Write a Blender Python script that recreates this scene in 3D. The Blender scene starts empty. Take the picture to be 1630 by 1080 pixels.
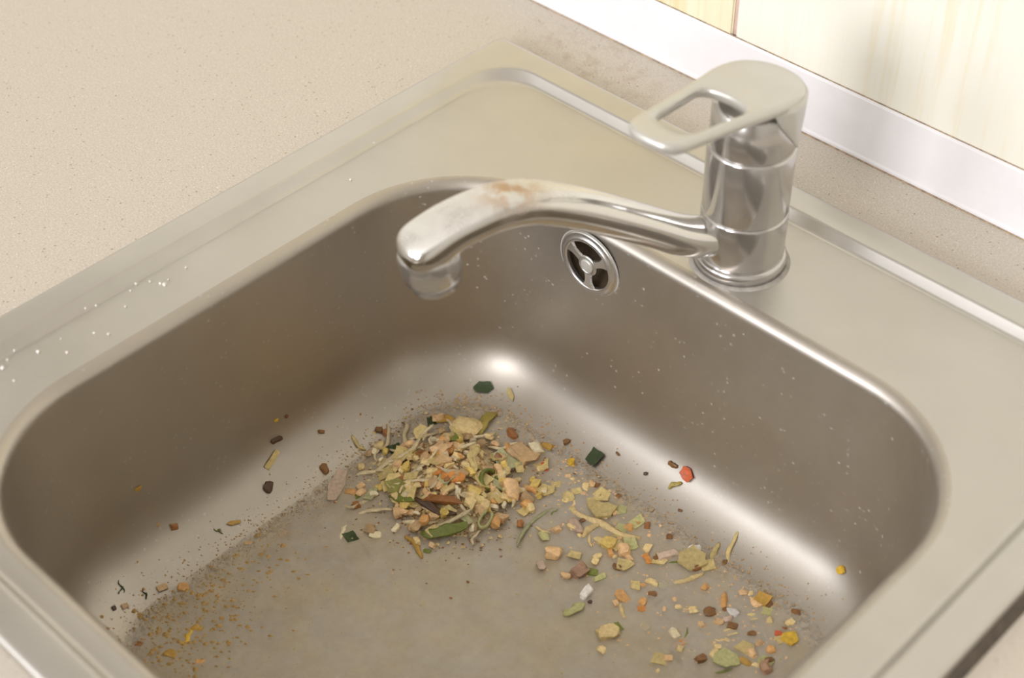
import bpy, bmesh, math, random
from mathutils import Vector, Matrix, noise

# ------------------------------------------------------------------ camera, world, light, exposure
scene = bpy.context.scene
COL = scene.collection
MM = 0.001

cam_d = bpy.data.cameras.new('camera')
cam = bpy.data.objects.new('camera', cam_d); COL.objects.link(cam)
F_PX = 2620.4
cam_d.sensor_fit = 'HORIZONTAL'; cam_d.sensor_width = 36.0; cam_d.lens = F_PX/1630*36.0
cam_d.clip_start = 0.01; cam_d.clip_end = 50
right = Vector((0.721961, 0.691906, -0.006188)); down = Vector((0.460982, -0.487637, -0.741421)); fwd = Vector((-0.516011, 0.532424, -0.671012))
up = -down; back = -fwd
M = Matrix(((right.x, up.x, back.x, .647704), (right.y, up.y, back.y, -.660133), (right.z, up.z, back.z, .5702), (0, 0, 0, 1)))
cam.matrix_world = M
cam_d.dof.use_dof = True; cam_d.dof.focus_distance = 0.965; cam_d.dof.aperture_fstop = 5.6
scene.camera = cam

world = bpy.data.worlds.new('world'); scene.world = world; world.use_nodes = True
bg = world.node_tree.nodes['Background']; bg.inputs[0].default_value = (.75, .86, 1, 1); bg.inputs[1].default_value = 1.0

ld = bpy.data.lights.new('window_daylight', 'AREA'); ld.shape = 'RECTANGLE'; ld.size = .75; ld.size_y = 1.0
ld.energy = 47; ld.color = (.95, .955, 1.0)
lo = bpy.data.objects.new('window_daylight', ld); COL.objects.link(lo)
lo.location = (.42, -2.66, .86); lo.rotation_euler = (math.radians(90), 0, 0)     # daylight entering through the window opposite

ld3 = bpy.data.lights.new('second_window_daylight', 'AREA'); ld3.shape = 'RECTANGLE'; ld3.size = 1.0; ld3.size_y = 1.1
ld3.energy = 25; ld3.color = (.92, .94, 1.0)
lo3 = bpy.data.objects.new('second_window_daylight', ld3); COL.objects.link(lo3)
lo3.location = (-.88, -2.66, .86); lo3.rotation_euler = (math.radians(90), 0, 0)   # the left one of the two windows
vs = scene.view_settings
vs.view_transform = 'Standard'; vs.look = 'None'; vs.gamma = 1.0; vs.use_curve_mapping = False
vs.exposure = 0.03
scene.cycles.use_denoising = True
scene.cycles.max_bounces = 14; scene.cycles.glossy_bounces = 8; scene.cycles.diffuse_bounces = 5
scene.cycles.caustics_reflective = True; scene.cycles.blur_glossy = 1.0; scene.cycles.sample_clamp_indirect = 4.0

# ------------------------------------------------------------------ helpers
def link(o, parent=None):
    COL.objects.link(o)
    if parent: o.parent = parent
    return o
def obj(name, bm, mat, parent=None, smooth=True, recalc=True):
    if recalc: bmesh.ops.recalc_face_normals(bm, faces=bm.faces)
    me = bpy.data.meshes.new(name); bm.to_mesh(me); bm.free()
    if smooth:
        for p in me.polygons: p.use_smooth = True
    if mat: me.materials.append(mat)
    return link(bpy.data.objects.new(name, me), parent)
def tag(o, label=None, cat=None, group=None, kind=None):
    if label: o['label'] = label
    if cat: o['category'] = cat
    if group: o['group'] = group
    if kind: o['kind'] = kind
    return o
def empty(name, loc):
    o = bpy.data.objects.new(name, None); o.empty_display_size = .02; link(o); o.location = loc; return o
def sharp(o, deg=35):
    me = o.data
    bm = bmesh.new(); bm.from_mesh(me)
    for e in bm.edges:
        if len(e.link_faces) == 2 and e.calc_face_angle(0) > math.radians(deg): e.smooth = False
    bm.to_mesh(me); bm.free()
def box(bm, x0, x1, y0, y1, z0, z1):
    v = [bm.verts.new((x, y, z)) for z in (z0, z1) for x, y in ((x0, y0), (x1, y0), (x1, y1), (x0, y1))]
    for f in ((0, 1, 2, 3), (4, 5, 6, 7), (0, 1, 5, 4), (1, 2, 6, 5), (2, 3, 7, 6), (3, 0, 4, 7)): bm.faces.new([v[i] for i in f])
def rrect(x0, x1, y0, y1, r, z, kc=14, ks=10):
    pts = []
    for (cx, cy, a0) in ((x1-r, y1-r, 0), (x0+r, y1-r, 90), (x0+r, y0+r, 180), (x1-r, y0+r, 270)):
        arc = [(cx+r*math.cos(math.radians(a0+90*i/kc)), cy+r*math.sin(math.radians(a0+90*i/kc))) for i in range(kc+1)]
        if pts:
            p, q = pts[-1], arc[0]
            pts += [(p[0]+(q[0]-p[0])*i/ks, p[1]+(q[1]-p[1])*i/ks) for i in range(1, ks)]
        pts += arc
    p, q = pts[-1], pts[0]
    pts += [(p[0]+(q[0]-p[0])*i/ks, p[1]+(q[1]-p[1])*i/ks) for i in range(1, ks)]
    return [(x*MM, y*MM, z*MM) for x, y in pts]
def loft(bm, rings, cap_end=False, cap_start=False, closed=True):
    vr = [[bm.verts.new(p) for p in r] for r in rings]
    n = len(vr[0])
    for a, b in zip(vr, vr[1:]):
        for i in range(n if closed else n-1): bm.faces.new((a[i], a[(i+1) % n], b[(i+1) % n], b[i]))
    if cap_end: bm.faces.new(vr[-1])
    if cap_start: bm.faces.new(vr[0])
    return vr
def lathe(bm, prof, seg=64, cap=True):
    rings = [[(r*MM*math.cos(2*math.pi*i/seg), r*MM*math.sin(2*math.pi*i/seg), z*MM) for i in range(seg)] for r, z in prof]
    loft(bm, rings, cap, cap)
def sweep(bm, frames, seg=28, power=2.6):
    rings = []
    for (c, side, upv, w, h, pw) in frames:
        ring = []
        for i in range(seg):
            t = 2*math.pi*i/seg; ct, st = math.cos(t), math.sin(t)
            e = 2/pw
            ring.append(tuple(c+side*(w/2*math.copysign(abs(ct)**e, ct))+upv*(h/2*math.copysign(abs(st)**e, st))))
        rings.append(ring)
    loft(bm, rings, True, True)

# ------------------------------------------------------------------ materials
def new_mat(name):
    m = bpy.data.materials.new(name); m.use_nodes = True
    nt = m.node_tree; b = nt.nodes['Principled BSDF']
    return m, nt, b
def node(nt, t, **kw):
    n = nt.nodes.new(t)
    for k, v in kw.items():
        if hasattr(n, k): setattr(n, k, v)
        else: n.inputs[k].default_value = v
    return n
def coords(nt, scale=(1, 1, 1)):
    g = nt.nodes.new('ShaderNodeNewGeometry'); mp = nt.nodes.new('ShaderNodeMapping'); mp.inputs['Scale'].default_value = scale
    nt.links.new(g.outputs['Position'], mp.inputs['Vector']); return mp.outputs[0]
def ramp(nt, src, stops):
    r = nt.nodes.new('ShaderNodeValToRGB'); e = r.color_ramp.elements
    while len(e) < len(stops): e.new(.5)
    for el, (p, c) in zip(e, stops):
        el.position = p; el.color = c if len(c) == 4 else (*c, 1)
    nt.links.new(src, r.inputs[0]); return r.outputs[0]
def mixc(nt, fac, a, b, mode='MIX'):
    m = nt.nodes.new('ShaderNodeMix'); m.data_type = 'RGBA'; m.blend_type = mode
    for s, v in ((m.inputs[0], fac), (m.inputs[6], a), (m.inputs[7], b)):
        if hasattr(v, 'links') or hasattr(v, 'is_linked'): nt.links.new(v, s)
        elif isinstance(v, (int, float)): s.default_value = v
        else: s.default_value = (*v, 1)
    return m.outputs[2]
def tex(nt, vec, scale, detail=3, rough=.5):
    n = nt.nodes.new('ShaderNodeTexNoise'); n.inputs['Scale'].default_value = scale; n.inputs['Detail'].default_value = detail; n.inputs['Roughness'].default_value = rough
    nt.links.new(vec, n.inputs['Vector']); return n.outputs['Fac']
def voro(nt, vec, scale):
    n = nt.nodes.new('ShaderNodeTexVoronoi'); n.inputs['Scale'].default_value = scale; nt.links.new(vec, n.inputs['Vector']); return n.outputs['Distance']
W, K = (1, 1, 1), (0, 0, 0)
def bump(nt, b, h, strength, dist=.0005):
    n = nt.nodes.new('ShaderNodeBump'); n.inputs['Strength'].default_value = strength; n.inputs['Distance'].default_value = dist
    nt.links.new(h, n.inputs['Height']); nt.links.new(n.outputs[0], b.inputs['Normal'])

def steel(name, col, r0, r1, spots=0.0, haze=0.0, tint=(.62, .58, .5)):
    """brushed stainless steel with dried water film (haze) and lime spots"""
    m, nt, b = new_mat(name); v = coords(nt)
    n1 = tex(nt, v, 22, 4, .6)
    base = mixc(nt, ramp(nt, n1, [(.35, K), (.7, W)]), tuple(c*.93 for c in col), col)
    b.inputs['Metallic'].default_value = 1
    met = None
    rg = nt.nodes.new('ShaderNodeMapRange'); rg.inputs[3].default_value = r0; rg.inputs[4].default_value = r1
    nt.links.new(tex(nt, v, 35, 5, .6), rg.inputs[0]); nt.links.new(rg.outputs[0], b.inputs['Roughness'])
    if spots or haze:
        mask = None
        if haze:
            hz = ramp(nt, tex(nt, v, 14, 5, .65), [(.30, (haze*.35,)*3), (.70, (haze,)*3)]); mask = hz
        if spots:
            s = ramp(nt, voro(nt, v, 210), [(.10, W), (.24, K)])
            k = ramp(nt, tex(nt, v, 60, 2), [(.44, K), (.62, (spots,)*3)])
            sp = mixc(nt, 1.0, s, k, 'MULTIPLY')
            mask = sp if mask is None else mixc(nt, 1.0, mask, sp, 'LIGHTEN')
        base = mixc(nt, mask, base, tint)
        inv = nt.nodes.new('ShaderNodeMath'); inv.operation = 'SUBTRACT'; inv.inputs[0].default_value = 1; nt.links.new(mask, inv.inputs[1])
        nt.links.new(inv.outputs[0], b.inputs['Metallic'])
    nt.links.new(base, b.inputs['Base Color'])
    bump(nt, b, tex(nt, coords(nt, (1, 1, 1)), 900, 2), .03, .0002)
    return m
MAT = {}
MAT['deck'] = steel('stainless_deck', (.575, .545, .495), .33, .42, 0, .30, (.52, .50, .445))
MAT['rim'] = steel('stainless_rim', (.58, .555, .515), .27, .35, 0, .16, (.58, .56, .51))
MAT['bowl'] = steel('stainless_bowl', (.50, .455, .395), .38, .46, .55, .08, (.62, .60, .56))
MAT['chrome'] = steel('chrome', (.60, .58, .56), .12, .24, 0, .16, (.5, .47, .42))
MAT['ring'] = steel('overflow_steel', (.74, .73, .72), .18, .28, 0, .1)
MAT['lever'] = steel('limed_chrome', (.68, .66, .61), .26, .38, 0, .75, (.58, .565, .51))
def spout_material():
    m, nt, b = new_mat('stained_chrome'); v = coords(nt)
    g = nt.nodes.new('ShaderNodeNewGeometry'); sx = nt.nodes.new('ShaderNodeSeparateXYZ'); nt.links.new(g.outputs['Normal'], sx.inputs[0])
    px = nt.nodes.new('ShaderNodeSeparateXYZ'); nt.links.new(g.outputs['Position'], px.inputs[0])
    upm = ramp(nt, sx.outputs[2], [(.45, K), (.85, W)])                    # deposits settle on the upper side
    far = ramp(nt, px.outputs[1], [(0, K), (1, K)])
    mr = nt.nodes.new('ShaderNodeMapRange'); mr.inputs[1].default_value = -.15; mr.inputs[2].default_value = -.20
    nt.links.new(px.outputs[1], mr.inputs[0])
    lime = mixc(nt, 1.0, upm, mixc(nt, mr.outputs[0], (.15, .15, .15), (.8, .8, .8)), 'MULTIPLY')
    lime = mixc(nt, 1.0, lime, ramp(nt, tex(nt, v, 70, 5, .6), [(.3, (.45,)*3), (.6, W)]), 'MULTIPLY')
    d = nt.nodes.new('ShaderNodeVectorMath'); d.operation = 'DISTANCE'; d.inputs[1].default_value = (.194, -.193, .083); nt.links.new(g.outputs['Position'], d.inputs[0])
    near = ramp(nt, d.outputs['Value'], [(.004, (.85,)*3), (.022, K)])
    rust = mixc(nt, 1.0, near, ramp(nt, tex(nt, v, 110, 4, .65), [(.42, K), (.55, W)]), 'MULTIPLY')
    mask = mixc(nt, 1.0, lime, rust, 'LIGHTEN')
    base = mixc(nt, lime, (.70, .68, .65), (.64, .61, .54)); base = mixc(nt, rust, base, (.46, .27, .12))
    nt.links.new(base, b.inputs['Base Color'])
    inv = nt.nodes.new('ShaderNodeMath'); inv.operation = 'SUBTRACT'; inv.inputs[0].default_value = 1; nt.links.new(mask, inv.inputs[1]); nt.links.new(inv.outputs[0], b.inputs['Metallic'])
    rg = nt.nodes.new('ShaderNodeMapRange'); rg.inputs[3].default_value = .10; rg.inputs[4].default_value = .45; nt.links.new(mask, rg.inputs[0]); nt.links.new(rg.outputs[0], b.inputs['Roughness'])
    return m
MAT['spout'] = spout_material()

def plain(name, col, rough=.5, var=.12, scale=200, spec=.5):
    m, nt, b = new_mat(name); v = coords(nt)
    n = tex(nt, v, scale, 4, .6)
    nt.links.new(mixc(nt, ramp(nt, n, [(.3, K), (.7, W)]), tuple(max(0, c*(1-var)) for c in col), tuple(min(1, c*(1+var)) for c in col)), b.inputs['Base Color'])
    b.inputs['Roughness'].default_value = rough; b.inputs['Specular IOR Level'].default_value = spec
    return m
def counter_material():
    m, nt, b = new_mat('speckled_laminate'); v = coords(nt)
    base = mixc(nt, ramp(nt, tex(nt, v, 900, 3, .6), [(.35, K), (.65, W)]), (.52, .46, .38), (.66, .598, .51))
    s1 = ramp(nt, voro(nt, v, 290), [(.12, W), (.22, K)]); k1 = ramp(nt, tex(nt, v, 260, 2), [(.52, K), (.6, W)])
    base = mixc(nt, mixc(nt, 1.0, s1, k1, 'MULTIPLY'), base, (.33, .25, .17))
    s2 = ramp(nt, voro(nt, v, 420), [(.12, W), (.22, K)]); k2 = ramp(nt, tex(nt, v, 310, 2), [(.55, K), (.62, W)])
    base = mixc(nt, mixc(nt, 1.0, s2, k2, 'MULTIPLY'), base, (.80, .74, .67))
    # brownish grime dried on behind the corner of the sink
    g = nt.nodes.new('ShaderNodeNewGeometry'); d = nt.nodes.new('ShaderNodeVectorMath'); d.operation = 'DISTANCE'; d.inputs[1].default_value = (.055, .024, -.009)
    nt.links.new(g.outputs['Position'], d.inputs[0])
    near = ramp(nt, d.outputs['Value'], [(.01, W), (.085, K)])
    gr = mixc(nt, 1.0, near, ramp(nt, tex(nt, v, 90, 6, .7), [(.50, K), (.72, (.6,)*3)]), 'MULTIPLY')
    base = mixc(nt, gr, base, (.33, .21, .10))
    nt.links.new(base, b.inputs['Base Color']); b.inputs['Roughness'].default_value = .42
    bump(nt, b, tex(nt, v, 700, 3), .25, .0003)
    return m
MAT['counter'] = counter_material()
def tile_material(name, base, streak, lo, hi):
    m, nt, b = new_mat(name)
    n = tex(nt, coords(nt, (1, 1, .05)), 170, 5, .65); n2 = tex(nt, coords(nt, (1, 1, .25)), 12, 2)
    f = mixc(nt, 1.0, ramp(nt, n, [(lo, K), (hi, W)]), ramp(nt, n2, [(.35, (.1,)*3), (.65, W)]), 'MULTIPLY')
    nt.links.new(mixc(nt, f, base, streak), b.inputs['Base Color']); b.inputs['Roughness'].default_value = .25
    return m
MAT['tile_cream'] = tile_material('cream_tile', (.83, .80, .70), (.77, .66, .40), .48, .80)
MAT['tile_yellow'] = tile_material('yellow_grained_tile', (.82, .76, .56), (.72, .52, .22), .42, .75)
MAT['grout'] = plain('pinkish_grout', (.60, .43, .36), .8)
MAT['trim'] = plain('white_plastic_strip', (.78, .755, .76), .35, .03, 40)
MAT['grime'] = plain('grime', (.36, .27, .18), .8, .4, 300)
MAT['paint'] = plain('wall_paint', (.62, .605, .55), .8, .04, 5)
MAT['upper'] = plain('upper_wall_paint', (.52, .48, .41), .8, .04, 5)
MAT['ceil'] = plain('ceiling_paint', (.82, .80, .77), .9, .03, 5)
MAT['floor'] = plain('brown_floor', (.30, .20, .12), .5, .2, 8)
MAT['frame'] = plain('window_frame_white', (.8, .8, .8), .4, .03)
MAT['dark'] = plain('dark_void', (.035, .022, .012), .6, .5, 100)
MAT['throat'] = plain('rusty_dark_throat', (.10, .07, .04), .5, .5, 60)
MAT['wood'] = plain('cabinet_wood', (.42, .29, .17), .45, .2, 20)
MAT['seal'] = plain('dark_edge_shade', (.11, .085, .065), .6, .3)  # shade beside the sink's right edge put into a dark colour, no real seal
MAT['rubber'] = plain('grey_sealant', (.38, .35, .31), .6, .2)

def food(name, col, rough=.38, var=.22, sss=0.0):
    m, nt, b = new_mat('food_'+name); v = coords(nt)
    oi = nt.nodes.new('ShaderNodeObjectInfo')
    n = tex(nt, v, 420, 4, .65)
    c = mixc(nt, ramp(nt, n, [(.3, K), (.7, W)]), tuple(x*(1-var) for x in col), tuple(min(1, x*(1+var)) for x in col))
    mr = nt.nodes.new('ShaderNodeMapRange'); mr.inputs[3].default_value = .82; mr.inputs[4].default_value = 1.12; nt.links.new(oi.outputs['Random'], mr.inputs[0])
    hs = nt.nodes.new('ShaderNodeHueSaturation'); nt.links.new(mr.outputs[0], hs.inputs['Value']); nt.links.new(c, hs.inputs['Color'])
    nt.links.new(hs.outputs[0], b.inputs['Base Color'])
    b.inputs['Roughness'].default_value = rough
    bump(nt, b, tex(nt, v, 800, 3), .3, .0004)
    return m
PAL = dict(darkgreen=(.035, .06, .014), green=(.185, .22, .035), olivegreen=(.27, .26, .06), olive=(.48, .38, .08), lime=(.52, .50, .22), palegreen=(.44, .44, .24),
  straw=(.66, .52, .22), pale=(.70, .58, .36), cream=(.82, .63, .30), ivory=(.84, .72, .48), white=(.82, .78, .72), peach=(.80, .53, .27), apricot=(.74, .40, .14),
  honey=(.50, .32, .11), tan=(.54, .36, .18), amber=(.56, .33, .06), yolk=(.72, .45, .04), yellow=(.80, .58, .16), orange=(.70, .28, .06), red=(.60, .12, .04), rust=(.34, .14, .04), brown=(.24, .11, .03),
  darkbrown=(.085, .04, .018), pinkgrey=(.50, .36, .27), pinkbrown=(.46, .27, .17), pinkpale=(.66, .50, .38))
FOOD = {k: food(k, c) for k, c in PAL.items()}

# ------------------------------------------------------------------ bowl surface
# bowl of the sink in millimetres: plan is a rounded rectangle, depth follows the inset from its rim
BX0, BX1, BY0, BY1, BR = 58.0, 442.0, -466.0, -96.0, 86.0
DECK_Z, FLOOR_Z = -6.0, -155.0
FIL_H, FIL_V, RIM_R, WALL_D = 40.0, 42.0, 7.0, 10.0
def inset(x, y):
    cx, cy = (BX0+BX1)/2, (BY0+BY1)/2
    qx = abs(x-cx)-(BX1-BX0)/2+BR; qy = abs(y-cy)-(BY1-BY0)/2+BR
    return -((max(qx, 0)**2+max(qy, 0)**2)**.5+min(max(qx, qy), 0)-BR)
def depth(d):
    if d <= 0: return DECK_Z
    if d < RIM_R: return DECK_Z-RIM_R*(1-(1-(d/RIM_R)**2)**.5)
    if d < WALL_D:
        a = (d-RIM_R)/(WALL_D-RIM_R); return (DECK_Z-RIM_R)*(1-a)+(FLOOR_Z+FIL_V)*a
    e = (d-WALL_D)/FIL_H
    if e < 1: return FLOOR_Z+FIL_V*(1-(1-(1-e)**2)**.5)
    return FLOOR_Z
def mound_height(x, y):
    import math
    u, v = x-153.0, y+203.0
    a = (u+v)*.7071; b = (u-v)*.7071
    h = 13.0*math.exp(-(b/33.0)**2-(a/27.0)**2)
    u, v = x-222.0, y+215.0
    h += 2.5*math.exp(-((u*.8+v*.6)/45.0)**2-((u*.6-v*.8)/22.0)**2)
    return h
def surf(x, y, mound=True):
    return depth(inset(x, y))+(mound_height(x, y) if mound else 0)
def normal(x, y, mound=True):
    import math
    e = .15
    gx = (surf(x+e, y, mound)-surf(x-e, y, mound))/(2*e); gy = (surf(x, y+e, mound)-surf(x, y-e, mound))/(2*e)
    l = math.sqrt(gx*gx+gy*gy+1)
    return (-gx/l, -gy/l, 1/l)


# ------------------------------------------------------------------ the room
CT = -9.0                       # height of the counter top (rim of the sink is 0)
WALL_Y = .066
def slab(name, x0, x1, y0, y1, z0, z1, mat, **kw):
    bm = bmesh.new(); box(bm, x0, x1, y0, y1, z0, z1); o = obj(name, bm, mat, None, False); tag(o, kind='structure', **kw); return o
RX0, RX1, RY0, RZ0, RZ1 = -1.5, 2.2, -2.7, -.91, 1.70
slab('floor', RX0-.1, RX1+.1, RY0-.1, WALL_Y+.1, RZ0-.05, RZ0, MAT['floor'], label='brown kitchen floor below the counter')
slab('ceiling', RX0-.1, RX1+.1, RY0-.1, WALL_Y+.1, RZ1, RZ1+.05, MAT['ceil'], label='white kitchen ceiling')
slab('wall_left', RX0-.1, RX0, RY0, WALL_Y, RZ0, RZ1, MAT['paint'], label='painted wall at the left end of the counter')
slab('wall_right', RX1, RX1+.1, RY0, WALL_Y, RZ0, RZ1, MAT['paint'], label='painted wall at the right end of the counter')
wb = slab('wall_back', RX0-.1, RX1+.1, WALL_Y, WALL_Y+.1, RZ0, RZ1, MAT['upper'], label='tiled splash wall behind the sink with cream and yellow tiles')
WINS = [(-1.40, -.36), (.02, .82)]; WZ0, WZ1 = .28, 1.44
bm = bmesh.new()
xs = [RX0]+[x for w_ in WINS for x in w_]+[RX1]
for k in range(0, len(xs), 2): box(bm, xs[k], xs[k+1], RY0-.1, RY0, RZ0, RZ1)
for x0, x1 in WINS: box(bm, x0, x1, RY0-.1, RY0, RZ0, WZ0); box(bm, x0, x1, RY0-.1, RY0, WZ1, RZ1)
tag(obj('wall_front', bm, MAT['paint'], None, False), 'painted wall with two windows opposite the sink', kind='structure')
for k, (x0, x1) in enumerate(WINS):
    bm = bmesh.new()
    for a in ((x0, x0+.025, WZ0, WZ1), (x1-.025, x1, WZ0, WZ1), (x0, x1, WZ0, WZ0+.025), (x0, x1, WZ1-.025, WZ1)):
        box(bm, a[0], a[1], RY0-.07, RY0-.01, a[2], a[3])
    tag(obj('window_%d' % (k+1), bm, MAT['frame'], None, False), ('white frame of the left window opposite the sink', 'white frame of the right window opposite the sink')[k], kind='structure')
# wall tiles: each one its own piece, edges bevelled, standing proud of the grout
TW, TH, GAP = .250, .330, .0030
JOINT_X, ROW_Z = .139, .020
def tile_mesh(name, mat):
    bm = bmesh.new(); box(bm, 0, TW-GAP, -.004, .002, 0, TH-GAP)
    bmesh.ops.bevel(bm, geom=[e for e in bm.edges], offset=.0009, segments=2, affect='EDGES')
    bmesh.ops.recalc_face_normals(bm, faces=bm.faces)
    me = bpy.data.meshes.new(name); bm.to_mesh(me); bm.free(); me.materials.append(mat); return me
tm_c, tm_y = tile_mesh('tile', MAT['tile_cream']), tile_mesh('tile_yellow', MAT['tile_yellow'])
for row in range(-1, 2):
    for c in range(-6, 8):
        if row == -1: z = ROW_Z-TH
        else: z = ROW_Z+row*TH
        o = link(bpy.data.objects.new('tile', tm_y if c == -1 else tm_c), wb)
        o.location = (JOINT_X+c*TW+GAP/2, WALL_Y, z+GAP/2)
bm = bmesh.new(); box(bm, JOINT_X-6*TW, RX1, WALL_Y-.0022, WALL_Y+.001, ROW_Z-TH, ROW_Z+2*TH); obj('grout_bed', bm, MAT['grout'], wb, False)
TILE_Y = WALL_Y-.004
# white strip closing the joint between wall and counter
bm = bmesh.new()
prof = [(56.4, -9), (55.6, -8), (55.6, -6.6), (56.2, -5), (57.8, 6), (59.2, 18), (60.0, 26), (60.2, 28.5), (61.2, 30), (62, 30), (62, -9)]
loft(bm, [[(x, y*MM, z*MM) for y, z in prof] for x in (RX0, RX1)], True, True)
tr = obj('trim_1', bm, MAT['trim'], None, False); tag(tr, 'white plastic strip along the joint of wall and counter', kind='structure')
bm = bmesh.new()
loft(bm, [[(x, y*MM, z*MM) for y, z in ((56.0, -9), (55.1, -9), (55.2, -8.4), (56.0, -8.0))] for x in (RX0, RX1)], True, True)
loft(bm, [[(x, y*MM, z*MM) for y, z in ((62.1, 29.6), (61.3, 29.9), (61.5, 30.4), (62.1, 30.5))] for x in (RX0, RX1)], True, True)
obj('grime_line', bm, MAT['grime'], tr, False)

# ------------------------------------------------------------------ counter top with cut-out
bm = bmesh.new()
HOLE = (12, 475, -487, -12, 20)
def rect_ring(z, x0, x1, y0, y1):
    # a rectangle sampled with the same point count as rrect
    return rrect(x0, x1, y0, y1, 2, z)
top = [rrect(*HOLE, -44), rrect(*HOLE, CT), rect_ring(CT, RX0/MM, RX1/MM, -560, 62), rect_ring(-44, RX0/MM, RX1/MM, -560, 62), rrect(*HOLE, -44)]
loft(bm, top); bmesh.ops.remove_doubles(bm, verts=bm.verts, dist=1e-6)
tag(obj('countertop', bm, MAT['counter'], None, False), 'beige speckled laminate worktop around the steel sink', 'worktop')
bm = bmesh.new()
box(bm, RX0+.005, -.03, -.53, .06, RZ0, -.0442); cb1 = obj('base_cabinet', bm, MAT['wood'], None, False); tag(cb1, 'wooden base cabinet under the worktop left of the sink', 'cabinet')
bm = bmesh.new()
box(bm, .52, RX1-.005, -.53, .06, RZ0, -.0442); cb2 = obj('base_cabinet', bm, MAT['wood'], None, False); tag(cb2, 'wooden base cabinet under the worktop right of the sink', 'cabinet')
for o, x0, x1 in ((cb1, RX0+.005, -.03), (cb2, .52, RX1-.005)):
    for k in range(2):
        a = x0+(x1-x0)*k/2+.004; b_ = x0+(x1-x0)*(k+1)/2-.004
        bm = bmesh.new(); box(bm, a, b_, -.55, -.53, RZ0+.1, -.05); d_ = obj('door', bm, MAT['wood'], o, False)
        bm = bmesh.new(); box(bm, b_-.03, b_-.018, -.575, -.55, -.25, -.1); obj('handle', bm, MAT['ring'], d_, False)

# ------------------------------------------------------------------ sink
sink = empty('kitchen_sink', (0, 0, FLOOR_Z*MM-.002))
tag(sink, 'inset stainless steel sink with one deep rounded bowl', 'sink')
SZ = -(FLOOR_Z*MM-.002)
def sobj(name, bm, mat, parent=None, smooth=True):
    o = obj(name, bm, mat, None, smooth); o.parent = parent or sink
    if not parent: o.location = (0, 0, SZ)
    return o
SW, SD = 487.0, 499.0
def outer(i, z, r): return rrect(i, SW-i, -SD+i, -i, r, z)
# raised outer rim with a turned-down edge
bm = bmesh.new()
loft(bm, [outer(2.2, CT, 6), outer(1.6, CT+1.6, 6), outer(.3, CT+2.2, 7), outer(0, CT+4, 7), outer(.1, -2.2, 7), outer(.7, -.8, 7), outer(2.0, -.1, 7), outer(4, 0, 7), outer(10, 0, 14), outer(17.0, 0, 27),
          outer(18.4, -.3, 28.5), outer(19.2, -1.1, 29.5), outer(22.2, -5.0, 32.0), outer(23.2, -5.8, 33), outer(24.4, -6.1, 34), outer(25.6, -6, 35)])
o = sobj('rim', bm, MAT['rim'])
bm = bmesh.new()                    # added dark strip standing in for the shade along the right-hand edge
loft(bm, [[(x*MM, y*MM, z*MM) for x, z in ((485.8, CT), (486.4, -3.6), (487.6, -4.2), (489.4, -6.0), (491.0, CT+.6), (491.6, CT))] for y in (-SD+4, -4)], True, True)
sobj('shade_strip', bm, MAT['seal'])
# flat deck between the rim and the bowl
bm = bmesh.new()
bowl_ring = lambda d, z: rrect(BX0+d, BX1-d, BY0+d, BY1-d, BR-d, z)
r0, r1 = outer(25.6, -6, 35), bowl_ring(0, DECK_Z)
loft(bm, [r0]+[[tuple(Vector(a).lerp(Vector(b), t)) for a, b in zip(r0, r1)] for t in (.25, .5, .75)]+[r1])
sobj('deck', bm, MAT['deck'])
# bowl
ds = [(0, DECK_Z)]
for i in range(1, 11):
    a = math.radians(90*i/10); ds.append((RIM_R*math.sin(a), DECK_Z-RIM_R*(1-math.cos(a))))
za = DECK_Z-RIM_R; zb = FLOOR_Z+FIL_V
for i in range(1, 8): ds.append((RIM_R+(WALL_D-RIM_R)*i/8, za+(zb-za)*i/8))
for i in range(0, 15):
    a = math.radians(90*i/14); ds.append((WALL_D+FIL_H*(1-math.cos(a)), zb-FIL_V*math.sin(a)))
bm = bmesh.new()
rings = [bowl_ring(d, z) for d, z in ds]
last = rings[-1]; cen = Vector(((BX0+BX1)/2*MM, (BY0+BY1)/2*MM, FLOOR_Z*MM))
for t in (.25, .5, .75, .95): rings.append([tuple(Vector(p).lerp(cen, t)) for p in last])
loft(bm, rings, True)
# hole for the overflow
OC = Vector((171, 0, -34))
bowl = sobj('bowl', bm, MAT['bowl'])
# overflow: pressed ring, dark throat, three-spoked grating with screw
def wall_y(z): return BY1-(RIM_R+(WALL_D-RIM_R)*(za-z)/(za-zb))
oy = wall_y(OC.z)
tilt = math.atan((WALL_D-RIM_R)/(za-zb))
def place_overflow(o):
    o.matrix_local = Matrix.Translation(Vector((OC.x*MM, oy*MM, OC.z*MM+SZ))) @ Matrix.Rotation(math.radians(90)+tilt, 4, 'X')
ovf = bpy.data.objects.new('overflow', None); link(ovf, sink); place_overflow(ovf)       # local z points into the bowl
ovf.empty_display_size = .01
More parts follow.
